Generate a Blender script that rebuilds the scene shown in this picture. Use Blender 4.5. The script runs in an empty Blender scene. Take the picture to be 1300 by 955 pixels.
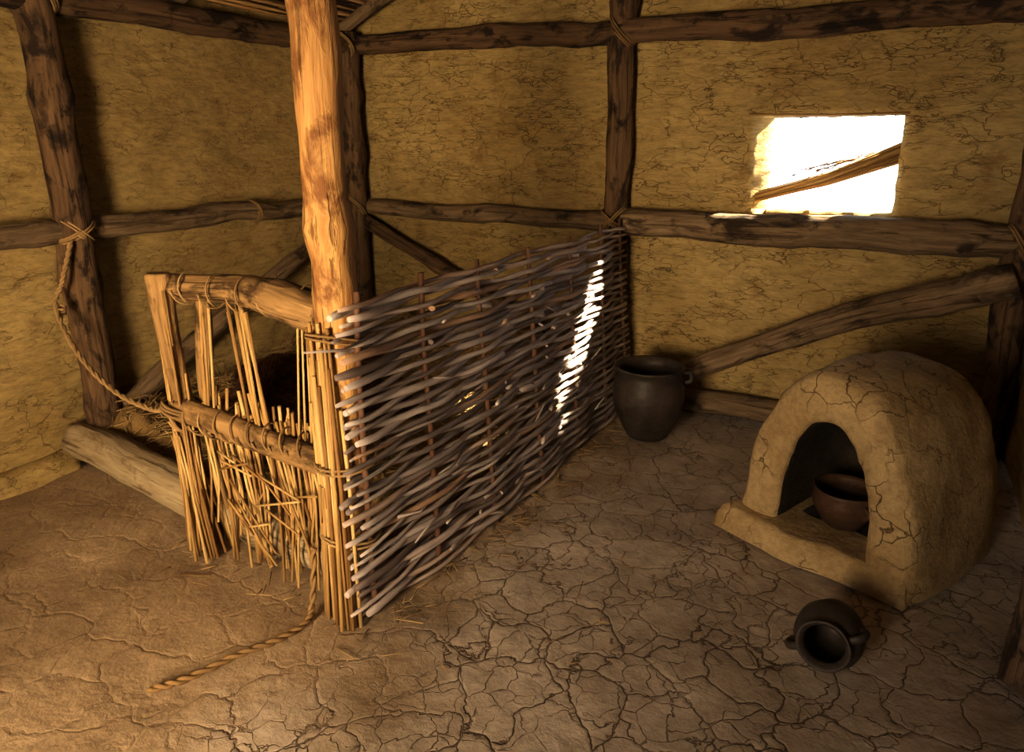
import bpy, bmesh, math, random
import numpy as np
from mathutils import Vector, Matrix, noise as mnoise
random.seed(7); np.random.seed(7)
R = random.uniform
scene = bpy.context.scene
try:
    scene.view_settings.view_transform = 'Standard'
    scene.view_settings.look = 'None'
    scene.view_settings.exposure = 0.14
    scene.view_settings.gamma = 0.84
except Exception as e:
    print(e)

# ------------------------------------------------------------------ materials
class NT:
    def __init__(s, name, rough=0.9):
        s.m = bpy.data.materials.new(name); s.m.use_nodes = True
        s.n = s.m.node_tree.nodes; s.l = s.m.node_tree.links
        s.b = s.n['Principled BSDF']; s.b.inputs['Roughness'].default_value = rough
        s.b.inputs['Specular IOR Level'].default_value = 0.2
    def add(s, t, **k):
        n = s.n.new(t)
        for a, v in k.items(): setattr(n, a, v)
        return n
    def put(s, inp, v):
        if isinstance(v, bpy.types.NodeSocket): s.l.new(v, inp)
        else: inp.default_value = v
    def coord(s, attr=None):
        if attr: return s.add('ShaderNodeAttribute', attribute_name=attr).outputs['Vector']
        return s.add('ShaderNodeTexCoord').outputs['Object']
    def fac(s, attr): return s.add('ShaderNodeAttribute', attribute_name=attr).outputs['Fac']
    def map(s, v, sc=(1,1,1), loc=(0,0,0)):
        n = s.add('ShaderNodeMapping'); s.put(n.inputs['Vector'], v)
        n.inputs['Scale'].default_value = sc; n.inputs['Location'].default_value = loc
        return n.outputs[0]
    def noise(s, v, scale, detail=5, rough=0.6, dist=0.0):
        n = s.add('ShaderNodeTexNoise'); s.put(n.inputs['Vector'], v)
        n.inputs['Scale'].default_value = scale; n.inputs['Detail'].default_value = detail
        n.inputs['Roughness'].default_value = rough; n.inputs['Distortion'].default_value = dist
        return n.outputs[0]
    def vor(s, v, scale):
        n = s.add('ShaderNodeTexVoronoi', feature='DISTANCE_TO_EDGE'); s.put(n.inputs['Vector'], v)
        n.inputs['Scale'].default_value = scale
        return n.outputs['Distance']
    def ramp(s, f, stops):
        n = s.add('ShaderNodeValToRGB'); s.put(n.inputs[0], f)
        e = n.color_ramp.elements
        while len(e) < len(stops): e.new(0.5)
        for i, (p, c) in enumerate(stops):
            e[i].position = p
            e[i].color = (c, c, c, 1) if not hasattr(c, '__len__') else (*c, 1)
        return n.outputs[0]
    def math(s, op, a, b=0.0, c=None):
        n = s.add('ShaderNodeMath', operation=op); s.put(n.inputs[0], a); s.put(n.inputs[1], b)
        if c is not None: s.put(n.inputs[2], c)
        return n.outputs[0]
    def mix(s, f, a, b, mode='MIX'):
        n = s.add('ShaderNodeMix', data_type='RGBA', blend_type=mode)
        s.put(n.inputs[0], f)
        for i, v in ((6, a), (7, b)):
            if isinstance(v, tuple) and len(v) == 3: v = (*v, 1)
            s.put(n.inputs[i], v)
        return n.outputs[2]
    def warp(s, v, scale, amt, detail=3):
        n = s.add('ShaderNodeTexNoise'); s.put(n.inputs['Vector'], v); n.inputs['Scale'].default_value = scale; n.inputs['Detail'].default_value = detail
        sub = s.add('ShaderNodeVectorMath', operation='SUBTRACT'); s.l.new(n.outputs['Color'], sub.inputs[0]); sub.inputs[1].default_value = (.5,.5,.5)
        sc = s.add('ShaderNodeVectorMath', operation='SCALE'); s.l.new(sub.outputs[0], sc.inputs[0]); sc.inputs['Scale'].default_value = amt
        ad = s.add('ShaderNodeVectorMath', operation='ADD'); s.put(ad.inputs[0], v); s.l.new(sc.outputs[0], ad.inputs[1])
        return ad.outputs[0]
    def out(s, color, hs=()):
        s.put(s.b.inputs['Base Color'], color if not isinstance(color, tuple) else (*color, 1))
        h = None
        for (a, w) in hs:
            h = s.math('MULTIPLY', a, w) if h is None else s.math('MULTIPLY_ADD', a, w, h)
        if h is not None:
            n = s.add('ShaderNodeBump'); s.put(n.inputs['Height'], h); n.inputs['Strength'].default_value = 1; n.inputs['Distance'].default_value = 1
            s.l.new(n.outputs[0], s.b.inputs['Normal'])
        return s.m

M = {}
def wall_mat():
    t = NT('mud_plaster_wall', 0.95); co = t.coord()
    big = t.noise(co, 0.9, 5, 0.6)
    col = t.ramp(big, [(0.32, (0.36, 0.245, 0.093)), (0.62, (0.53, 0.39, 0.168))])
    fine = t.noise(t.map(co, (6, 6, 20)), 1.7, 6, 0.70)
    col = t.mix(0.6, col, t.ramp(fine, [(0.3, 0.40), (0.6, 1.0)]), 'MULTIPLY')
    stain = t.noise(co, 5.0, 5, 0.7)
    col = t.mix(t.ramp(stain, [(0.57, 0.0), (0.72, 0.6)]), col, (0.19, 0.095, 0.03))
    w = t.warp(t.map(co, (1, 1, 1.8)), 5.0, 0.40, 5)
    v1 = t.ramp(t.vor(w, 3.8), [(0.0, 0.0), (0.013, 1.0)])
    c1 = t.math('MAXIMUM', v1, t.math('SUBTRACT', 1.0, t.ramp(t.noise(co, 2.3, 2), [(0.43, 0.0), (0.55, 1.0)])))
    w2 = t.warp(t.map(co, (1, 1, 3.4)), 10.0, 0.24, 4)
    v2 = t.ramp(t.vor(w2, 6.4), [(0.0, 0.0), (0.024, 1.0)])
    c2 = t.math('MAXIMUM', v2, t.math('SUBTRACT', 1.0, t.ramp(t.noise(t.map(co, (1, 1, 2.0)), 4.0, 3), [(0.46, 0.0), (0.57, 1.0)])))
    cr = t.math('MULTIPLY', c1, c2)
    col = t.mix(cr, t.mix(1.0, col, (0.48, 0.41, 0.34), 'MULTIPLY'), col)
    und = t.noise(t.map(co, (1, 1, 1.8)), 3.2, 3, 0.5)
    return t.out(col, [(und, 0.055), (fine, 0.020), (cr, 0.006)])
M['wall'] = wall_mat()

def floor_mat():
    t = NT('cracked_earth_floor', 0.85); co = t.coord()
    big = t.noise(co, 1.5, 6, 0.66)
    col = t.ramp(big, [(0.32, (0.28, 0.215, 0.155)), (0.5, (0.43, 0.345, 0.265)), (0.66, (0.57, 0.47, 0.37))])
    fine = t.noise(co, 20, 6, 0.7)
    col = t.mix(0.45, col, t.ramp(fine, [(0.3, 0.5), (0.65, 1.0)]), 'MULTIPLY')
    sep = t.add('ShaderNodeSeparateXYZ'); t.l.new(co, sep.inputs[0])
    side = t.math('ADD', t.math('MULTIPLY', sep.outputs['X'], 1.2), 2.0)
    side = t.math('ADD', side, t.math('MULTIPLY', t.math('SUBTRACT', big, 0.5), 2.5))
    side = t.ramp(side, [(0.15, 1.0), (0.75, 0.0)])
    w = t.warp(co, 4.0, 0.28, 6)
    d1 = t.vor(w, 4.9)
    wid = t.noise(co, 1.9, 2)
    v1 = t.ramp(t.math('DIVIDE', d1, t.ramp(wid, [(0.35, 0.35), (0.65, 1.2)])), [(0.0, 0.0), (0.022, 1.0)])
    w2 = t.warp(co, 8, 0.14, 5)
    v2 = t.ramp(t.vor(w2, 10.0), [(0.0, 0.0), (0.022, 1.0)])
    m2 = t.ramp(t.noise(co, 2.6, 3), [(0.46, 0.0), (0.56, 1.0)])
    v2 = t.math('MAXIMUM', v2, m2)
    cr = t.math('MAXIMUM', t.math('MULTIPLY', v1, v2), t.math('MULTIPLY', side, 0.95))
    col = t.mix(cr, t.mix(1.0, col, (0.36, 0.30, 0.26), 'MULTIPLY'), col)
    col = t.mix(t.math('MULTIPLY', side, 0.7), col, t.mix(1.0, col, (0.84, 0.71, 0.49), 'MULTIPLY'))
    und = t.noise(co, 3.0, 4, 0.55)
    return t.out(col, [(und, 0.026), (fine, 0.008), (t.ramp(d1, [(0.0, 0.0), (0.06, 1.0)]), 0.002), (cr, 0.006)])
M['floor'] = floor_mat()

def wood_mat(name, a, b, patch, lo=0.55, hi=0.65, rough=0.9):
    t = NT(name, rough); tv = t.coord('tuv')
    g = t.noise(t.map(tv, (22, 22, 2.2)), 1.5, 6, 0.65, 0.6)
    col = t.ramp(g, [(0.3, a), (0.68, b)])
    p = t.noise(t.map(tv, (7, 7, 3.5)), 1.3, 6, 0.65, 0.5)
    pm = t.ramp(p, [(lo, 0.0), (hi, 1.0)])
    col = t.mix(pm, col, patch)
    cr = t.ramp(t.noise(t.map(tv, (40, 40, 1.2)), 1.0, 4), [(0.36, 0.0), (0.42, 1.0)])
    col = t.mix(t.math('MULTIPLY_ADD', cr, 0.6, 0.4), t.mix(1.0, col, (0.2, 0.15, 0.12), 'MULTIPLY'), col)
    return t.out(col, [(g, 0.008), (pm, 0.003), (cr, 0.005)])
M['post_gold'] = wood_mat('peeled_golden_wood', (0.30, 0.14, 0.045), (0.55, 0.34, 0.135), (0.19, 0.085, 0.03), 0.50, 0.62, 0.7)
M['dark'] = wood_mat('dark_bark_wood', (0.065, 0.038, 0.021), (0.185, 0.112, 0.058), (0.028, 0.017, 0.011), 0.50, 0.60)
M['brown'] = wood_mat('brown_timber', (0.10, 0.065, 0.036), (0.28, 0.195, 0.112), (0.045, 0.028, 0.016), 0.52, 0.64)
M['gate'] = wood_mat('gate_timber', (0.15, 0.085, 0.034), (0.38, 0.24, 0.105), (0.07, 0.04, 0.017), 0.50, 0.62)
M['pale'] = wood_mat('pale_dry_timber', (0.24, 0.175, 0.10), (0.45, 0.36, 0.23), (0.15, 0.09, 0.045), 0.55, 0.7)

def strand_mat(name, stops, rough=0.6):
    t = NT(name, rough); tv = t.coord('tuv')
    col = t.ramp(t.fac('rnd'), stops)
    g = t.noise(t.map(tv, (60, 60, 9)), 1.0, 4, 0.6)
    col = t.mix(0.6, col, t.ramp(g, [(0.3, 0.35), (0.62, 1.0)]), 'MULTIPLY')
    return t.out(col, [(g, 0.002)])
M['rod'] = strand_mat('wattle_rod', [(0.0, (0.17, 0.125, 0.11)), (0.35, (0.33, 0.27, 0.25)), (0.85, (0.56, 0.48, 0.45)), (1.0, (0.38, 0.22, 0.12))], 0.55)
M['stake'] = strand_mat('wattle_stake', [(0.0, (0.11, 0.052, 0.03)), (1.0, (0.19, 0.10, 0.06))])
M['reed'] = strand_mat('dry_reed', [(0.0, (0.25, 0.13, 0.045)), (0.5, (0.47, 0.295, 0.11)), (1.0, (0.64, 0.45, 0.20))], 0.55)
M['straw'] = strand_mat('straw', [(0.0, (0.20, 0.12, 0.045)), (0.5, (0.35, 0.23, 0.095)), (1.0, (0.52, 0.37, 0.17))], 0.6)
M['thatch'] = strand_mat('thatch_reed', [(0.0, (0.13, 0.065, 0.025)), (0.6, (0.34, 0.19, 0.08)), (1.0, (0.50, 0.31, 0.13))], 0.7)
M['fur'] = strand_mat('brown_fur', [(0.0, (0.03, 0.012, 0.005)), (0.7, (0.09, 0.035, 0.014)), (1.0, (0.17, 0.07, 0.025))], 0.6)
M['rope'] = strand_mat('hemp_rope', [(0.0, (0.24, 0.145, 0.06)), (1.0, (0.42, 0.28, 0.13))], 0.8)

def clay_mat(name, a, b, crack=True, rough=0.9, bumpy=1.0):
    t = NT(name, rough); co = t.coord()
    big = t.noise(co, 5, 6, 0.62)
    col = t.ramp(big, [(0.32, a), (0.66, b)])
    fine = t.noise(co, 40, 6, 0.7)
    col = t.mix(0.5, col, t.ramp(fine, [(0.3, 0.55), (0.6, 1.0)]), 'MULTIPLY')
    hs = [(big, 0.02*bumpy), (fine, 0.004*bumpy)]
    if crack:
        w = t.warp(co, 9, 0.15, 5)
        v = t.ramp(t.vor(w, 7.5), [(0.0, 0.0), (0.020, 1.0)])
        m = t.ramp(t.noise(co, 4, 2), [(0.36, 0.0), (0.50, 1.0)])
        sep = t.add('ShaderNodeSeparateXYZ'); t.l.new(co, sep.inputs[0])
        m = t.math('MINIMUM', m, t.ramp(sep.outputs['Z'], [(0.60, 1.0), (0.74, 0.0)]))
        c = t.math('MAXIMUM', v, m)
        col = t.mix(c, t.mix(1.0, col, (0.40, 0.33, 0.28), 'MULTIPLY'), col)
        hs.append((c, 0.007))
    return t.out(col, hs)
M['oven'] = clay_mat('oven_clay', (0.28, 0.185, 0.085), (0.45, 0.325, 0.165))
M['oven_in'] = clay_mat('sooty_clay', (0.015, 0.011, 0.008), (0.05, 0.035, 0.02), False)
M['pot'] = clay_mat('smoked_pottery', (0.020, 0.015, 0.012), (0.06, 0.043, 0.032), False, 0.45, 0.4)
M['bowl'] = clay_mat('brown_pottery', (0.05, 0.025, 0.014), (0.10, 0.053, 0.028), False, 0.5, 0.4)

# ------------------------------------------------------------------ mesh builder
def nz(x, y=0.0, z=0.0): return mnoise.noise((x, y, z))
def cr(pts, n):
    P = [np.array(p, float) for p in pts]
    if len(P) == 2: return [P[0] + (P[1]-P[0])*i/(n-1) for i in range(n)]
    P = [2*P[0]-P[1]] + P + [2*P[-1]-P[-2]]
    out = []; k = len(P)-3
    for i in range(n):
        s = i/(n-1)*k; j = min(int(s), k-1); t = s-j
        a, b, c, d = P[j:j+4]
        out.append(0.5*((2*b)+(c-a)*t+(2*a-5*b+4*c-d)*t*t+(3*b-a-3*c+d)*t**3))
    return out

class MB:
    def __init__(s): s.v=[]; s.f=[]; s.mi=[]; s.tuv=[]; s.rnd=[]
    def tube(s, pts, rad, sides=8, mat=0, rnd=None, rough=0.0, flat=None, seed=None):
        pts = [np.array(p, float) for p in pts]; n = len(pts)
        if not hasattr(rad, '__len__'): rad = [rad]*n
        if rnd is None: rnd = random.random()
        if seed is None: seed = random.random()*50
        base = len(s.v); L = 0.0; up = None
        for i in range(n):
            d = pts[min(i+1, n-1)]-pts[max(i-1, 0)]; d /= (np.linalg.norm(d)+1e-9)
            if up is None: up = np.array([0,0,1.0]) if abs(d[2]) < 0.9 else np.array([0,1.0,0])
            a = up-d*np.dot(up, d); a /= (np.linalg.norm(a)+1e-9); up = a
            b = np.cross(d, a)
            if i: L += np.linalg.norm(pts[i]-pts[i-1])
            for k in range(sides):
                th = 2*math.pi*k/sides; c, sn = math.cos(th), math.sin(th)
                r = rad[i]
                if rough: r *= 1+rough*(nz(c*1.3+seed, sn*1.3, L*3)+0.5*nz(c*3+seed, sn*3, L*9))
                fa = 1.0 if flat is None else flat
                s.v.append(tuple(pts[i]+a*(c*r*fa)+b*(sn*r))); s.tuv.append((c*r+seed, sn*r, L+seed)); s.rnd.append(rnd)
        for i in range(n-1):
            for k in range(sides):
                k2 = (k+1) % sides
                s.f.append((base+i*sides+k, base+i*sides+k2, base+(i+1)*sides+k2, base+(i+1)*sides+k)); s.mi.append(mat)
        s.f.append(tuple(base+k for k in range(sides))[::-1]); s.mi.append(mat)
        s.f.append(tuple(base+(n-1)*sides+k for k in range(sides))); s.mi.append(mat)
    def log(s, pts, r0, r1=None, n=None, sides=20, mat=0, rough=0.16, flat=None, wob=0.012, knots=0):
        if r1 is None: r1 = r0
        P = np.array(pts, float); ln = sum(np.linalg.norm(P[i+1]-P[i]) for i in range(len(P)-1))
        if n is None: n = max(8, int(ln/0.05))
        Q = cr(pts, n); sd = random.random()*30
        Q = [q+wob*np.array([nz(sd+i*0.09), nz(sd+9+i*0.09), nz(sd+18+i*0.09)])*1.6 for i, q in enumerate(Q)]
        rad = [(r0+(r1-r0)*i/(n-1))*(1+0.12*nz(sd+i*0.17, 3)) for i in range(n)]
        for _ in range(knots):
            c = R(0.05, 0.95)*n
            for i in range(n): rad[i] *= 1+0.12*math.exp(-((i-c)/1.2)**2)
        d0 = (Q[0]-Q[1]); d1 = (Q[-1]-Q[-2])
        Q = [Q[0]+d0*0.15]+Q+[Q[-1]+d1*0.15]; rad = [rad[0]*0.86]+rad+[rad[-1]*0.86]
        s.tube(Q, rad, sides, mat, rough=rough, flat=flat)
    def rope(s, pts, r=0.008, mat=0, n=None):
        P = np.array(pts, float); ln = sum(np.linalg.norm(P[i+1]-P[i]) for i in range(len(P)-1))
        if n is None: n = max(6, int(ln/0.012))
        Q = cr(pts, n); rn = random.random()
        for ph in (0, math.pi):
            q2 = []
            for i, q in enumerate(Q):
                d = Q[min(i+1, n-1)]-Q[max(i-1, 0)]; d /= (np.linalg.norm(d)+1e-9)
                ref = np.array([0,0,1.0]) if abs(d[2]) < 0.9 else np.array([0,1.0,0])
                a = np.cross(d, ref); a /= np.linalg.norm(a); b = np.cross(d, a)
                th = ph+i*0.9
                q2.append(q+(a*math.cos(th)+b*math.sin(th))*r*0.5)
            s.tube(q2, r*0.62, 6, mat, rnd=rn)
    def coil(s, c, axis, r, turns=3, pitch=0.02, rr=0.008, mat=0, tilt=0.0):
        c = np.array(c, float); d = np.array(axis, float); d /= np.linalg.norm(d)
        ref = np.array([0,0,1.0]) if abs(d[2]) < 0.9 else np.array([0,1.0,0])
        a = np.cross(d, ref); a /= np.linalg.norm(a); b = np.cross(d, a)
        n = int(turns*20); pts = []
        for i in range(n):
            th = 2*math.pi*i/20
            pts.append(c+a*math.cos(th)*r+b*math.sin(th)*r+d*(pitch*(i/20-turns/2)+tilt*math.sin(th)*r+0.004*nz(i*0.2)))
        s.tube(pts, rr, 6, mat)
    def lathe(s, prof, mtx, S=48, mat=0, wob=0.0):
        base = len(s.v); sd = random.random()*20
        for (r, z) in prof:
            for k in range(S):
                th = 2*math.pi*k/S
                rr = r*(1+wob*nz(math.cos(th)*1.2+sd, math.sin(th)*1.2, z*6))
                p = mtx @ Vector((rr*math.cos(th), rr*math.sin(th), z))
                s.v.append(tuple(p)); s.tuv.append((r*math.cos(th), r*math.sin(th), z)); s.rnd.append(0.5)
        for i in range(len(prof)-1):
            for k in range(S):
                k2 = (k+1) % S
                s.f.append((base+i*S+k, base+i*S+k2, base+(i+1)*S+k2, base+(i+1)*S+k)); s.mi.append(mat)
        s.f.append(tuple(base+k for k in range(S))[::-1]); s.mi.append(mat)
        s.f.append(tuple(base+(len(prof)-1)*S+k for k in range(S))); s.mi.append(mat)
    def build(s, name, mats, smooth=True):
        me = bpy.data.meshes.new(name); me.from_pydata(s.v, [], s.f)
        for m in mats: me.materials.append(M[m])
        me.polygons.foreach_set('material_index', s.mi)
        me.polygons.foreach_set('use_smooth', [smooth and len(f) <= 4 for f in s.f])
        a = me.attributes.new('tuv', 'FLOAT_VECTOR', 'POINT'); a.data.foreach_set('vector', np.array(s.tuv, dtype=np.float32).ravel())
        b = me.attributes.new('rnd', 'FLOAT', 'POINT'); b.data.foreach_set('value', np.array(s.rnd, dtype=np.float32))
        me.update()
        o = bpy.data.objects.new(name, me); scene.collection.objects.link(o)
        return o

# ------------------------------------------------------------------ room shell
XL, XR, YF, YB = -3.72, 0.64, -1.25, 4.36
EAVE, RIDGE_X, RIDGE_Z = 2.42, -1.55, 3.35
def ztop(x): return EAVE+(RIDGE_Z-EAVE)*(1-abs(x-RIDGE_X)/(RIDGE_X-XL))
TH = 0.13
def wall(name, axis, pos, out, u0, u1, topf, hole=None, splay=None, step=0.035, amp=0.022):
    us = np.linspace(u0, u1, int((u1-u0)/step)+1); zs = np.linspace(0, 1, int(2.6/step)+1)
    ZS = zs*2.4
    if hole:
        for h in hole[:2]: us[np.argmin(abs(us-h))] = h
        for h in hole[2:]:
            if h > 0: ZS[np.argmin(abs(ZS-h))] = h
    nu, nzn = len(us), len(ZS); V = []
    def P(u, z, d): return (u, pos+out*d, z) if axis == 'y' else (pos+out*d, u, z)
    for layer in (0, 1):
        for i, u in enumerate(us):
            tp = topf(u)
            for j, zr in enumerate(ZS):
                z = zr if zr <= 2.0 else 2.0+(zr-2.0)/(0.4)*(tp-2.0)
                d = TH if layer else 0.0
                uu, zz = u, z
                if layer == 0:
                    d += amp*(nz(u*1.4, z*1.8, pos)+0.5*nz(u*4, z*6, pos))
                    if hole and splay:
                        du = max(hole[0]-u, 0, u-hole[1]); dz = max(hole[2]-z, 0, z-hole[3]); dd = math.hypot(du, dz)
                        left = u <= hole[0]+1e-4 and dz <= 0.0
                        if left: d += 0.115*max(0, 1-dd/(0.105+.03*nz(z*12)))
                        elif dd < .05: d += .03*(1-dd/.05)**2
                if hole and hole[0]-0.01 <= u <= hole[1]+0.01 and hole[2]-0.01 <= z <= hole[3]+0.01:
                    uu += 0.012*nz(z*14, layer, 5); zz += 0.010*nz(u*14, layer, 9)
                V.append(P(uu, zz, d))
    F = []; cell = {}
    for i in range(nu-1):
        for j in range(nzn-1):
            uc, zc = (us[i]+us[i+1])/2, (ZS[j]+ZS[j+1])/2
            if hole and hole[0] < uc < hole[1] and hole[2] < zc < hole[3]: continue
            cell[(i, j)] = 1
    N = nu*nzn; idx = lambda i, j, l=0: l*N+i*nzn+j
    for (i, j) in cell:
        F.append((idx(i,j), idx(i+1,j), idx(i+1,j+1), idx(i,j+1)))
        F.append((idx(i,j+1,1), idx(i+1,j+1,1), idx(i+1,j,1), idx(i,j,1)))
        for (di, dj, a, b) in ((-1,0,(i,j+1),(i,j)), (1,0,(i+1,j),(i+1,j+1)), (0,-1,(i,j),(i+1,j)), (0,1,(i+1,j+1),(i,j+1))):
            if (i+di, j+dj) not in cell:
                F.append((idx(*a), idx(*a,1), idx(*b,1), idx(*b)))
    me = bpy.data.meshes.new(name); me.from_pydata(V, [], F); me.materials.append(M['wall'])
    me.polygons.foreach_set('use_smooth', [True]*len(F)); me.update()
    o = bpy.data.objects.new(name, me); scene.collection.objects.link(o)
    bm = bmesh.new(); bm.from_mesh(me)
    bmesh.ops.delete(bm, geom=[v for v in bm.verts if not v.link_faces], context='VERTS')
    bmesh.ops.recalc_face_normals(bm, faces=bm.faces); bm.to_mesh(me); bm.free()
    try: me.set_sharp_from_angle(angle=math.radians(50))
    except Exception: pass
    return o
WIN = (-0.70, -0.04, 1.25, 1.76)
wall('wall_back', 'y', YB, 1, XL-TH, XR+TH, ztop, WIN, True, step=0.028)
wall('wall_left', 'x', XL, -1, YF-TH, YB+TH, lambda u: EAVE)
wall('wall_right', 'x', XR, 1, YF-TH, YB+TH, lambda u: EAVE)
DX = -1.0
wall('wall_front', 'y', YF, -1, XL-TH, XR+TH, ztop, (DX-.48, DX+.48, -0.01, 1.90), False, step=0.06)

def floor():
    xs = np.arange(XL-TH, XR+TH+0.02, 0.04); ys = np.arange(YF-TH, YB+TH+0.02, 0.04); V = []; F = []
    for x in xs:
        for y in ys:
            z = 0.010*nz(x*1.3, y*1.3)+0.006*nz(x*4, y*4, 2)
            if x < -1.7 and y < 2.1: z += 0.014*nz(x*2.2+1.5*nz(x, y), y*4, 5)
            V.append((x, y, z-0.01))
    n = len(ys)
    for i in range(len(xs)-1):
        for j in range(n-1):
            F.append((i*n+j, (i+1)*n+j, (i+1)*n+j+1, i*n+j+1))
    me = bpy.data.meshes.new('floor'); me.from_pydata(V, [], F); me.materials.append(M['floor'])
    me.polygons.foreach_set('use_smooth', [True]*len(F)); me.update()
    o = bpy.data.objects.new('floor', me); scene.collection.objects.link(o)
floor()

mb = MB()
mb.log([(XL+0.04, -1.1, -0.05), (XL+0.05, 0.5, -0.05), (XL+0.05, 1.4, -0.05), (XL+.03, 1.92, -0.04)], 0.13, 0.12, mat=0, rough=0.25, sides=24)
mb.build('mud_curb_left', ['wall'])  # low rounded mud curb along the foot of the left wall, not a board

mb = MB()
for sgn, xe in ((-1, XL-0.45), (1, XR+0.45)):
    ze = ztop(xe); a = (RIDGE_X, RIDGE_Z+0.03); b = (xe, ze+0.03)
    i0 = len(mb.v)
    for (x, z) in (a, b):
        for y in (YF-0.4, YB+0.28):
            for dz in (0.02, 0.12):
                mb.v.append((x, y, z+dz)); mb.tuv.append((x*8, z, y)); mb.rnd.append(0.3)
    for f in ((0,2,6,4),(1,5,7,3),(0,4,5,1),(2,3,7,6),(0,1,3,2),(4,6,7,5)):
        mb.f.append(tuple(i0+k for k in f)); mb.mi.append(0)
    ln = math.hypot(RIDGE_X-xe, RIDGE_Z-ze); k = int(ln/0.019)
    for i in range(k):
        t = (i+R(-.3,.3))/k; x = a[0]+(b[0]-a[0])*t; z = a[1]+(b[1]-a[1])*t
        y = YF-0.4
        while y < YB+0.2:
            y2 = min(y+R(1.2, 2.4), YB+0.28)
            mb.tube([(x+R(-.012,.012), y, z+R(-.012,.008)), (x+R(-.02,.02), (y+y2)/2, z+R(-.02,.008)), (x+R(-.012,.012), y2, z+R(-.012,.008))], R(0.007, 0.012), 5, 0)
            y = y2-0.05
mb.build('ceiling', ['thatch'])

mb = MB()
for y in (4.22, 2.92, 1.55, 0.2, -0.9):
    for xe in (XL-0.1, XR+0.1):
        mb.log([(xe, y, ztop(xe)-0.045), (RIDGE_X, y, RIDGE_Z-0.045)], 0.042, 0.036, mat=0)
mb.log([(RIDGE_X, YF+0.02, RIDGE_Z-0.09), (RIDGE_X, YB-0.02, RIDGE_Z-0.09)], 0.055)
mb.build('roof_rafters', ['brown'])

# ------------------------------------------------------------------ posts and beams
def logobj(name, pts, r0, r1=None, mat='dark', **k):
    mb = MB(); mb.log(pts, r0, r1, **k); return mb.build(name, [mat])
logobj('wall_post', [(-3.60, 2.12, 0.02), (-3.60, 2.10, 1.2), (-3.61, 2.08, 2.36)], 0.080, 0.086, 'dark', knots=3)
logobj('wall_post', [(-3.60, 4.22, 0.02), (-3.60, 4.22, 2.38)], 0.085, 0.08, 'dark', knots=3)
logobj('wall_post', [(-1.56, 4.27, 0.02), (-1.56, 4.27, 1.5), (-1.56, 4.27, 3.18)], 0.075, 0.080, 'dark', knots=3)
logobj('wall_post', [(0.545, 4.25, 0.02), (0.545, 4.25, 2.38)], 0.075, 0.07, 'dark', knots=2)
logobj('wall_post', [(0.53, 2.36, 0.02), (0.55, 2.36, 2.38)], 0.075, 0.07, 'dark', knots=2)
logobj('wall_post', [(-3.61, -0.3, 0.02), (-3.61, -0.3, 2.36)], 0.08, 0.08, 'dark', knots=2)
logobj('support_post', [(-1.56, 1.70, 0.0), (-1.56, 1.70, 1.2), (-1.57, 1.70, 2.2), (-1.54, 1.70, 3.22)], 0.064, 0.072, 'post_gold', knots=5, rough=0.14)
logobj('wall_beam', [(-3.62, -1.1, 1.18), (-3.60, 1.0, 1.20), (-3.62, 2.3, 1.20), (-3.61, 3.3, 1.21), (-3.62, 4.2, 1.17)], 0.060, 0.058, 'brown', knots=3)
logobj('wall_beam', [(-3.5, 4.27, 1.17), (-2.5, 4.28, 1.15), (-1.6, 4.26, 1.15)], 0.056, 0.060, 'brown', knots=2)
logobj('wall_beam', [(-1.5, 4.26, 1.15), (-0.6, 4.25, 1.150), (0.52, 4.26, 1.15)], 0.083, 0.088, 'brown', knots=3)
logobj('wall_beam', [(-3.62, -1.1, 2.28), (-3.62, 2.3, 2.28), (-3.62, 4.2, 2.30)], 0.075, 0.07, 'dark', knots=3)
logobj('wall_beam', [(-3.6, 4.27, 2.30), (-2.4, 4.28, 2.28), (-1.5, 4.25, 2.245), (-0.4, 4.26, 2.23), (0.55, 4.27, 2.24)], 0.062, 0.075, 'dark', knots=4)
logobj('diagonal_brace', [(0.53, 4.15, 0.98), (-0.25, 4.14, 0.68), (-1.08, 4.10, 0.26)], 0.085, 0.06, 'brown', knots=2)
logobj('diagonal_brace', [(-3.55, 4.24, 1.07), (-2.74, 4.24, 0.71), (-1.95, 4.24, 0.36)], 0.05, 0.05, 'dark', knots=2)
logobj('diagonal_brace', [(-3.60, 3.95, 1.02), (-3.58, 3.0, 0.62), (-3.56, 2.2, 0.24)], 0.055, 0.055, 'brown', knots=2)
logobj('base_log', [(-1.40, 4.25, 0.08), (0.45, 4.27, 0.07)], 0.075, 0.07, 'brown')
logobj('threshold_log', [(-3.66, 2.00, 0.11), (-2.9, 1.90, 0.115), (-2.2, 1.84, 0.10), (-1.66, 1.80, 0.085)], 0.100, 0.08, 'pale', knots=3, rough=0.2)

def lash(c, axes, r):
    mb = MB()
    for ax in axes: mb.coil(c, ax, r, 2.4, 0.014, 0.0055, 0, R(-.3, .3))
    mb.build('rope_lashing', ['rope'])
lash((-3.60, 2.10, 1.20), [(0.2,0.7,0.7),(0,0.7,-0.7)], 0.097)
lash((-3.60, 2.10, 2.28), [(0,0.7,0.7)], 0.102)
lash((-3.60, 4.2, 1.17), [(0.3,0.7,0.7)], 0.098)
lash((-1.56, 4.26, 1.16), [(0.7,0,0.7),(0.7,0,-0.7)], 0.102)
lash((-1.56, 4.26, 2.25), [(0.7,0,0.7)], 0.102)
lash((0.53, 4.22, 1.14), [(0.7,0,0.7)], 0.102)
lash((-3.615, 3.25, 1.21), [(0,1,0)], 0.066)
lash((-3.60, 4.15, 2.29), [(0.1,0.7,0.7)], 0.102)

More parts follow.
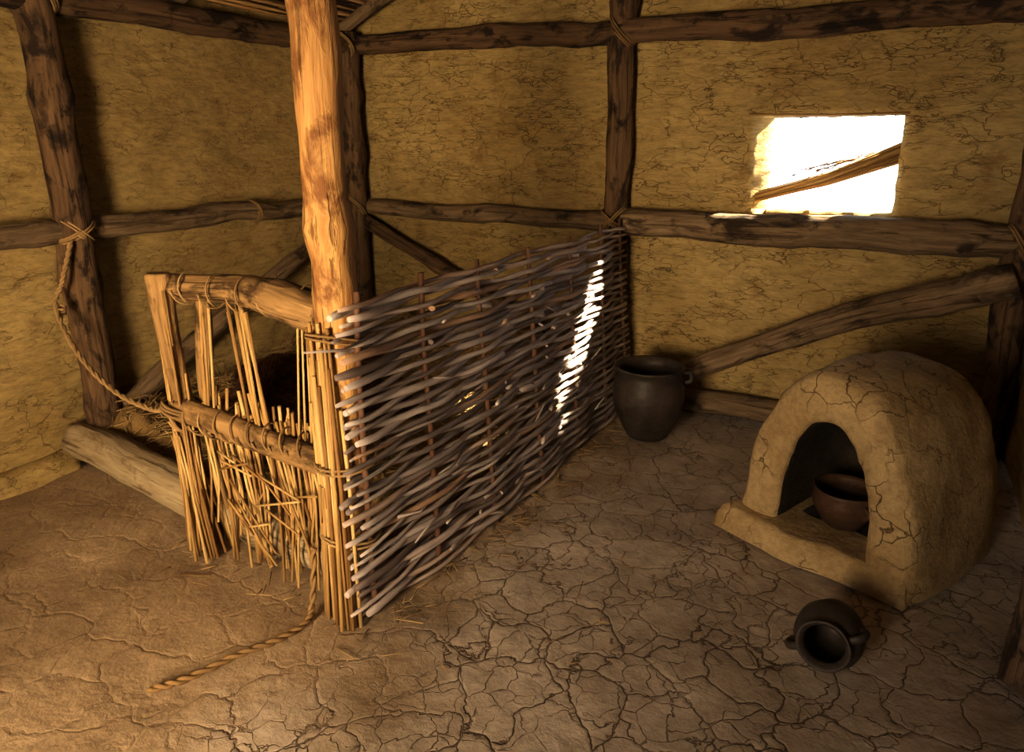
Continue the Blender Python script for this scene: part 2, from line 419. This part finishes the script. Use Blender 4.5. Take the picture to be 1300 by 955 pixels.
# ------------------------------------------------------------------ window
mb = MB()
for i in range(44):
    o = R(-.034,.034); e = R(-.02,.02); yy = YB+0.065+R(-.02,.02)
    mb.tube([(-0.76, yy, 1.315+o*.6+e*.6), (-0.38, yy+R(-.01,.01), 1.43+o), (0.0, yy, 1.585+o*1.3-e)], R(.005,.009), 5, 0)
for i in range(8):
    mb.tube([(R(-.2,-.05), YB+.06, R(1.54,1.62)), (R(-.4,-.3), YB+.05, R(1.48,1.54)), (R(-.62,-.5), YB+.04, R(1.36,1.48))], .0025, 4, 0)
for i in range(24):
    x = R(-0.74, 0.0); mb.tube([(x, YB+R(0,.05), 1.765+R(-.01,.01)), (x+R(-.1,.1), YB-R(0,.03), 1.78+R(-.05,.05))], 0.002, 4, 0)
mb.tube([(-0.82, YB-.02, 1.775), (-0.4, YB-.015, 1.765), (-.02, YB-.01, 1.77)], 0.006, 6, 0)
mb.build('window_1', ['reed'])

# ------------------------------------------------------------------ wattle fence
SY = [1.70, 2.06, 2.46, 2.92, 3.38, 3.81, 4.14]
def fx(y, z):
    w = min(max((y-1.7)/0.7, 0), 1)
    return -1.47+0.09*(1-z/1.15)*w-.02*w+0.01*nz(y*1.2, z*2)
mb = MB()
for y in SY:
    h = 1.160+R(-.01,.03)
    mb.tube(cr([(fx(y, z), y+R(-.006,.006), z) for z in (0.0, 0.3, 0.6, 0.9, h)], 14), [0.012*(1-0.15*i/13) for i in range(14)], 8, 1, rough=.15)
rows = 54
for r in range(rows):
    z0 = 0.018+r*(1.125/rows)
    ya, yb = 1.60+R(-.035,.05), 4.17+R(-.02,.02)
    segs = [(ya, yb)]
    if random.random() < 0.8:
        c = R(2.2, 3.6); segs = [(ya, c+R(.1,.35)), (c-R(.1,.3), yb)]
    sd = R(0, 60)
    for si, (a, b) in enumerate(segs):
        n = int((b-a)/0.045); pts = []; rad = []
        r0 = R(.0088,.0148); flip = random.random() < .5; sag = R(-.014,.014)
        for i in range(n):
            y = a+(b-a)*i/(n-1)
            p = np.interp(y, SY, range(len(SY)))
            if y < SY[0]: p = (y-SY[0])/0.3
            off = 0.021*math.cos(math.pi*p)*(1 if r % 2 else -1)+.006*nz(sd, y*2, 7)
            z = z0+0.022*nz(sd+y*1.5, si)+0.010*nz(sd+y*5)+sag*math.sin(i/n*3.14)
            if i in (0, n-1) and len(segs) > 1 and (y > 1.9 and y < 4): off = abs(off)*1.5
            pts.append((fx(y, z)+off+0.005*nz(sd, y*5), y, max(z, 0.012)))
            t = i/(n-1); t = 1-t if flip else t
            rr = r0*(1.08-0.42*t)*(1+0.10*nz(sd+i*.4))
            if i == 0: rr *= .7
            rad.append(rr)
        rn = R(0.0, 0.85)
        if random.random() < (.40 if r > rows-9 else .08): rn = R(.88, 1)
        mb.tube(pts, rad, 8, 0, rnd=rn, rough=.12)
for i in range(16):
    y = R(1.75, 4.0); z = R(.05, 1.05); l = R(.12, .4); s = random.choice((-1, 1))
    mb.tube([(fx(y, z)+.015, y, z), (fx(y, z)+.032, y+s*l*.5, z+R(-.03,.03)), (fx(y, z)+.028, y+s*l, z+R(-.04,.04))], [.006,.005,.003], 6, 0, rnd=R(0,.6))
mb.build('wattle_fence', ['rod', 'stake'])

# ------------------------------------------------------------------ reed gate
gx0, gx1, gy = -2.42, -1.62, 1.74
mb = MB()
mb.log([(-2.36, 1.73, 0.0), (-2.42, 1.73, 0.55), (-2.45, 1.73, 1.14)], 0.036, 0.052, mat=1, rough=.2, flat=.8)
mb.log([(-2.30, 1.80, 0.0), (-2.35, 1.80, 0.55), (-2.33, 1.80, 1.05)], 0.028, 0.030, mat=1, rough=.2)
mb.log([(-2.46, 1.76, 1.085), (-2.0, 1.77, 1.10), (-1.62, 1.72, 1.06)], 0.048, 0.064, mat=1, rough=.24, knots=2)
mb.log([(-2.44, 1.72, 0.585), (-2.0, 1.72, 0.555), (-1.62, 1.70, 0.53)], 0.042, 0.040, mat=1, rough=.2, flat=1.2)
for i in range(46):
    a = R(0, 2*math.pi); rr = R(.03,.06)
    zt = R(.45,.68) if i > 8 else R(.7, 1.08)
    tx, ty = -2.42+rr*math.cos(a), 1.73+rr*math.sin(a)*.7-.01
    fl = R(.8, 1.6)
    mb.tube([(-2.35+rr*math.cos(a)*fl+R(-.03,.06), 1.72+rr*math.sin(a)*fl-.02, 0.0), (tx+.02, ty, .32), (tx+R(-.02,.01), ty, zt)], [.0065,.006,.0045], 6, 0)
for i in range(66):
    x = gx0+.08+(gx1-gx0-.1)*(i/65)+R(-.02,.02); dx = R(.02,.16)
    yt = 1.74+R(-.015,.03)
    mb.tube([(x, yt, .60+R(-.04,.05)), (x+dx*.5, yt+R(-.02,.02), .32), (x+dx, yt-R(0,.06), R(0.0,.05) if R(0,1)<.6 else R(.1,.3))], [.005,.006,.005], 6, 0)
for i in range(16):
    x = R(gx0+.1, gx1-.15); z = R(.12,.5)
    mb.tube([(x, 1.69, z), (x+R(.1,.25), 1.68, z-R(-.1,.25))], .0045, 6, 0)
for cx, n, lean in ((-2.27, 6, .02), (-2.02, 5, -.07), (-1.93, 3, -.09)):
    for i in range(n):
        x = cx+R(-.025,.03)
        mb.tube([(x, 1.73, .56), (x+lean*.5+R(-.01,.01), 1.735, .82), (x+lean+R(-.01,.01), 1.745, R(1.0,1.08))], R(.004,.007), 6, 0)
for i in range(34):
    x = R(-2.32, -1.72); mb.tube([(x, 1.75, .55), (x+R(-.03,.03), 1.75+R(-.02,.02), .60+R(.02,.12))], R(.005,.008), 6, 0)
for i in range(3):
    mb.tube([(-1.80+i*.03, 1.73, .56), (-1.76+i*.02, 1.73, 1.03)], .0045, 6, 0)
for i in range(84):
    a = R(math.radians(165), math.radians(312)); rr = R(.070,.100)
    zt = R(.80, 1.08) if R(0, 1) < .55 else R(.3, .8)
    fl = 1+R(0,.35); cx, cy = -1.555, 1.70
    mb.tube([(cx+rr*math.cos(a)*fl+.03, cy+rr*math.sin(a)*fl, 0.0), (cx+rr*math.cos(a+R(-.1,.1))+.01, cy+rr*math.sin(a), .5), (cx+rr*math.cos(a+R(-.1,.1)), cy+rr*math.sin(a), zt)], R(.005,.008), 6, 0)
for z, tl in ((.30, .1), (.58, -.2), (1.0, .15)):
    mb.coil((-1.555, 1.70, z), (R(-.15,.15), R(-.15,.15), 1), .104, 2, .014, .0045, 3, tl)
for x in np.arange(-2.36, -1.68, .085):
    mb.coil((x, 1.72, .57), (1, 0, .15), .054, 1.3, .06, .004, 3)
for x in np.arange(-2.34, -1.7, .15):
    mb.coil((x, 1.765, 1.085), (1, 0, .1), .064, 1.2, .05, .0035, 3)
mb.coil((-2.42, 1.73, .60), (.3, .2, 1), .078, 3, .014, .006, 3)
mb.coil((-2.42, 1.73, .57), (1, .2, .5), .070, 2, .014, .006, 3)
mb.build('reed_gate', ['reed', 'gate', 'post_gold', 'rope'])

mb = MB()
mb.rope([(-3.50, 2.02, 1.16), (-3.50, 1.95, 0.98), (-3.50, 1.90, 0.86), (-3.28, 1.84, 0.68), (-2.95, 1.78, 0.57), (-2.62, 1.73, 0.555), (-2.48, 1.71, 0.60)], 0.012)
mb.coil((-3.50, 1.92, 0.84), (0.3, 0, 1), .018, 3, .014, .007)
mb.build('hanging_rope', ['rope'])
mb = MB()
mb.rope([(-1.66, 1.62, 0.25), (-1.665, 1.60, 0.05), (-1.64, 1.54, 0.008), (-1.66, 1.42, 0.008), (-1.72, 1.30, 0.008), (-1.77, 1.16, 0.008), (-1.83, 1.07, 0.008)], 0.012)
mb.build('rope', ['rope'])

# ------------------------------------------------------------------ straw bedding and pelt
def bedz(x, y):
    z = .20+.10*nz(x*1.6, y*1.6)+.05*nz(x*5, y*5)
    z += .22*min(max((y-2.9)/1.0, 0), 1)+.05*min(max((-3.0-x)/.5, 0), 1)
    e = min((x+3.62)/.2, (-1.62-x)/.15, (y-2.02)/.18, (4.2-y)/.15)
    return max(0.0, z*min(1, max(0, e)+.25))
mb = MB()
xs = np.linspace(-3.60, -1.64, 50); ys = np.linspace(2.03, 4.18, 54)
for x in xs:
    for y in ys:
        mb.v.append((x, y, bedz(x, y)-.02)); mb.tuv.append((x*3, y*3, 0)); mb.rnd.append(.35)
for i in range(49):
    for j in range(53):
        mb.f.append((i*54+j, (i+1)*54+j, (i+1)*54+j+1, i*54+j+1)); mb.mi.append(0)
for i in range(4200):
    x, y = R(-3.6, -1.68), R(2.03, 4.15); a = R(0, math.pi); l = R(.06,.17)
    z = bedz(x, y)+R(-.02,.02); t = R(-.05,.07)
    x2, y2 = x+math.cos(a)*l, y+math.sin(a)*l
    if not (-3.63 < x2 < -1.62 and 1.98 < y2 < 4.2): continue
    mb.tube([(x-math.cos(a)*l*.5, max(y-math.sin(a)*l*.5, 2.0), z), ((x+x2)/2, (y+y2)/2, z+.012), (x2, y2, max(z+t, bedz(x2, y2)))], R(0.0018,.0035), 4, 0)
mb.build('straw_bedding', ['straw'])

mb = MB()
def pelt(u, v):
    x = -2.72+u*.58*(1+.18*math.sin(v*5)); y = 2.72+v*.46*(1+.15*math.cos(u*6))
    return x, y, bedz(x, y)+.035+.16*max(0, 1-(u*u+v*v))+.03*nz(u*3, v*3)
n = 36
for i in range(n):
    for j in range(n):
        u, v = -1+2*i/(n-1), -1+2*j/(n-1)
        uu, vv = u*math.sqrt(1-v*v/2), v*math.sqrt(1-u*u/2)
        mb.v.append(pelt(uu, vv)); mb.tuv.append((uu, vv, 0)); mb.rnd.append(.3)
for i in range(n-1):
    for j in range(n-1):
        mb.f.append((i*n+j, (i+1)*n+j, (i+1)*n+j+1, i*n+j+1)); mb.mi.append(0)
for i in range(5500):
    a = R(0, 6.28); q = math.sqrt(R(0, 1)); u, v = q*math.cos(a), q*math.sin(a)
    x, y, z = pelt(u, v); g = .8*nz(u*2, v*2, 4)*3
    dx, dy = .035*math.cos(g-1.2), .035*math.sin(g-1.2)
    mb.tube([(x, y, z-.004), (x+dx*.6, y+dy*.6, z+.016), (x+dx*1.3, y+dy*1.3, z+.012)], [.0022,.0018,.0006], 3, 0)
mb.build('fur_pelt', ['fur'])

mb = MB()
for i in range(200):
    if R(0,1) < .65: y = R(1.7, 4.1); x = fx(y, 0)+abs(random.gauss(0, .08))+.02
    elif R(0,1) < .6: x, y = R(-2.6,-1.3), 1.6+random.gauss(0, .09)
    else: x, y = R(-1.3, -.6), R(1.5, 3.4)
    if y < 1.35: continue
    a = R(0, 3.14); l = R(.03,.11)
    mb.tube([(x, y, .004), (x+math.cos(a)*l, y+math.sin(a)*l, .006)], R(.0012,.0028), 4, 0, rnd=R(0,.7))
mb.build('scattered_straw', ['straw'])

# ------------------------------------------------------------------ clay oven
def oven():
    C = Vector((-0.135, 2.79, 0)); ax = Vector((0.615, -0.315, 0)).normalized(); dp = Vector((-ax.y, ax.x, 0))
    def P(s, d, z): return C+ax*s+dp*d+Vector((0, 0, z))
    NA = 64
    def arch(hw, h, base, k, pw=2.15):
        th = math.pi*(1-k); c, s = math.cos(th), math.sin(th); e = 2/pw
        s_, z_ = hw*math.copysign(abs(c)**e, c), base+(h-base)*abs(s)**e
        return s_*(1+.07*(1-(z_-base)/(h-base+1e-6))*(1 if hw > .3 else 0)), z_
    sec = [(.50,.16,.46,.10,1), (.46,.20,.52,.10,1), (.30,.215,.56,.10,1), (.14,.20,.57,.10,1), (.06,.192,.575,.10,1), (.02,.192,.58,.10,0), (.002,.20,.595,.10,0),
            (-.006,.235,.63,.08,0), (-.006,.28,.68,.05,0), (-.002,.32,.725,.03,0), (.010,.340,.757,.0,0), (.04,.350,.775,.0,0)]
    for i in range(1, 13):
        t = i/12; sec.append((.04+.58*t, .350+.012*math.sin(t*3.1), .775+.020*math.sin(t*3)-.02*t*t, 0, 0))
    sec += [(.66,.345,.72,0,0), (.69,.30,.64,0,0), (.70,.2,.4,0,0), (.70,.02,.05,0,0)]
    V = []; F = []; MI = []
    for (d, hw, h, b, m) in sec:
        for k in range(NA+1):
            outer = hw > .27
            s, z = arch(hw, h, b, k/NA, 2.3+(.45*max(0, min(1, d/.5)) if outer else 0))
            p = P(s, d, z); nn = Vector((p.x*5, p.y*5, p.z*5))
            amp = .018 if m == 0 else .01
            q = mnoise.noise(nn)*amp+mnoise.noise(nn*3)*amp*.6
            dirv = (ax*s+Vector((0, 0, z-.3)))
            if dirv.length > 1e-3: p = p+dirv.normalized()*q
            p = p-dp*mnoise.noise(nn+Vector((7,0,0)))*.012
            p.z = max(p.z, 0.0)
            V.append(tuple(p))
    W = NA+1
    for i in range(len(sec)-1):
        for k in range(NA):
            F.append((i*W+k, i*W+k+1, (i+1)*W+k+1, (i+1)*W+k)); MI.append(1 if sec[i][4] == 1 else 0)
    F.append(tuple(range(W))[::-1]); MI.append(1)
    base = len(V); ns, nd = 64, 50
    for i in range(ns):
        for j in range(nd):
            s = -.43+.80*i/(ns-1)
            df = -.095+.07*max(0, min(1, (s+.1)/.4))
            d = df+(.58-df)*j/(nd-1)
            e = min((s+.43)/.05, (.37-s)/.03, (d-df)/.045)
            e = max(0, min(1, e)); h = .105*(1-(1-e)**3)+.008*nz(s*9, d*9)*e
            wob = .018*nz(s*5, d*5, 3)
            sc = 1-.14*min(1, max(0, d/.15))
            V.append(tuple(P((s+wob*.5)*sc, d+wob, max(0, h)))) 
    for i in range(ns-1):
        for j in range(nd-1):
            F.append((base+i*nd+j, base+(i+1)*nd+j, base+(i+1)*nd+j+1, base+i*nd+j+1))
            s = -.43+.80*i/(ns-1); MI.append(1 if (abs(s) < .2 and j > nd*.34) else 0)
    me = bpy.data.meshes.new('clay_oven'); me.from_pydata(V, [], F)
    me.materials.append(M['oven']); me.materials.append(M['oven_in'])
    me.polygons.foreach_set('material_index', MI); me.polygons.foreach_set('use_smooth', [True]*len(F)); me.update()
    o = bpy.data.objects.new('clay_oven', me); scene.collection.objects.link(o)
    return P
P = oven()

# ------------------------------------------------------------------ pottery
def handle(mb, pts, r=.011): mb.tube(cr(pts, 12), r, 10, 0, flat=1.3)
mb = MB()
px, py = -1.13, 3.73
T = Matrix.Translation((px, py, 0.0))
mb.lathe([(.02,0),(.105,0),(.115,.01),(.148,.07),(.182,.15),(.200,.23),(.199,.29),(.186,.345),(.176,.368),(.178,.388),(.192,.405),(.197,.414),(.192,.421),(.178,.415),(.163,.39),(.162,.365),(.178,.31),(.185,.23),(.15,.12),(.10,.03),(.01,.02)], T, 56, 0, .03)
c, s = math.cos(.35), math.sin(.35)
handle(mb, [(px+c*.18, py+s*.18, .385), (px+c*.225, py+s*.225, .385), (px+c*.23, py+s*.23, .34), (px+c*.19, py+s*.19, .32)])
mb.build('clay_storage_pot', ['pot'])

mb = MB()
p = P(-.005, .19, .108)
T = Matrix.Translation(p)
mb.lathe([(.02,0),(.07,0),(.078,.008),(.105,.05),(.125,.09),(.128,.12),(.120,.145),(.126,.160),(.120,.163),(.110,.145),(.116,.12),(.113,.09),(.09,.05),(.06,.02),(.01,.018)], T, 48, 0, .03)
for sg in (-.9, 2.2):
    c, s = math.cos(sg), math.sin(sg)
    handle(mb, [(p.x+c*.122, p.y+s*.122, p.z+.125), (p.x+c*.15, p.y+s*.15, p.z+.11), (p.x+c*.12, p.y+s*.12, p.z+.08)], .009)
mb.build('clay_bowl', ['bowl'])

mb = MB()
axd = Vector((-.12, -1.0, .18)).normalized()
rot = axd.to_track_quat('Z', 'Y').to_matrix().to_4x4()
T = Matrix.Translation((-0.03, 2.21, 0.10)) @ rot
mb.lathe([(.01,-.10),(.055,-.10),(.062,-.094),(.088,-.055),(.104,0.0),(.102,.045),(.086,.08),(.072,.095),(.073,.108),(.080,.118),(.079,.123),(.071,.12),(.060,.105),(.060,.09),(.08,.06),(.09,.0),(.07,-.06),(.01,-.085)], T, 48, 0, .03)
for sg in (.5, 3.6):
    c, s = math.cos(sg), math.sin(sg)
    handle(mb, [tuple(T @ Vector((c*r, s*r, z))) for r, z in ((.074,.10),(.112,.09),(.12,.055),(.098,.035))], .010)
mb.build('clay_jug', ['pot'])

# ------------------------------------------------------------------ lights
w = bpy.data.worlds.new('World'); scene.world = w; w.use_nodes = True
w.node_tree.nodes['Background'].inputs[0].default_value = (0.80, 0.90, 1.0, 1)
w.node_tree.nodes['Background'].inputs[1].default_value = 6.0

ld = bpy.data.lights.new('sun', 'SUN'); ld.energy = 80; ld.angle = math.radians(1.6); ld.color = (1, .86, .62)
lo = bpy.data.objects.new('sun', ld); scene.collection.objects.link(lo)
lo.rotation_euler = Vector((-1, -.97, -.98)).to_track_quat('-Z', 'Y').to_euler()
ld = bpy.data.lights.new('doorway_daylight', 'AREA'); ld.shape = 'RECTANGLE'; ld.size = 0.8; ld.size_y = 1.1; ld.energy = 100; ld.color = (1, .73, .40)
ld.spread = math.radians(112)
lo = bpy.data.objects.new('doorway_daylight', ld); scene.collection.objects.link(lo)
lo.location = (DX, YF-0.16, 1.15); lo.rotation_euler = Vector((-0.50, 1, 0.0)).to_track_quat('-Z', 'Z').to_euler()

# ------------------------------------------------------------------ camera
cd = bpy.data.cameras.new('camera'); cam = bpy.data.objects.new('camera', cd); scene.collection.objects.link(cam)
cd.sensor_width = 36; cd.sensor_fit = 'HORIZONTAL'; cd.lens = 36*905/1300; cd.shift_y = -45.0/1300; cd.clip_start = 0.02
cam.location = (0, 0, 1.6)
cam.rotation_euler = (math.radians(90-15.2), 0, math.radians(28.3))
scene.camera = cam
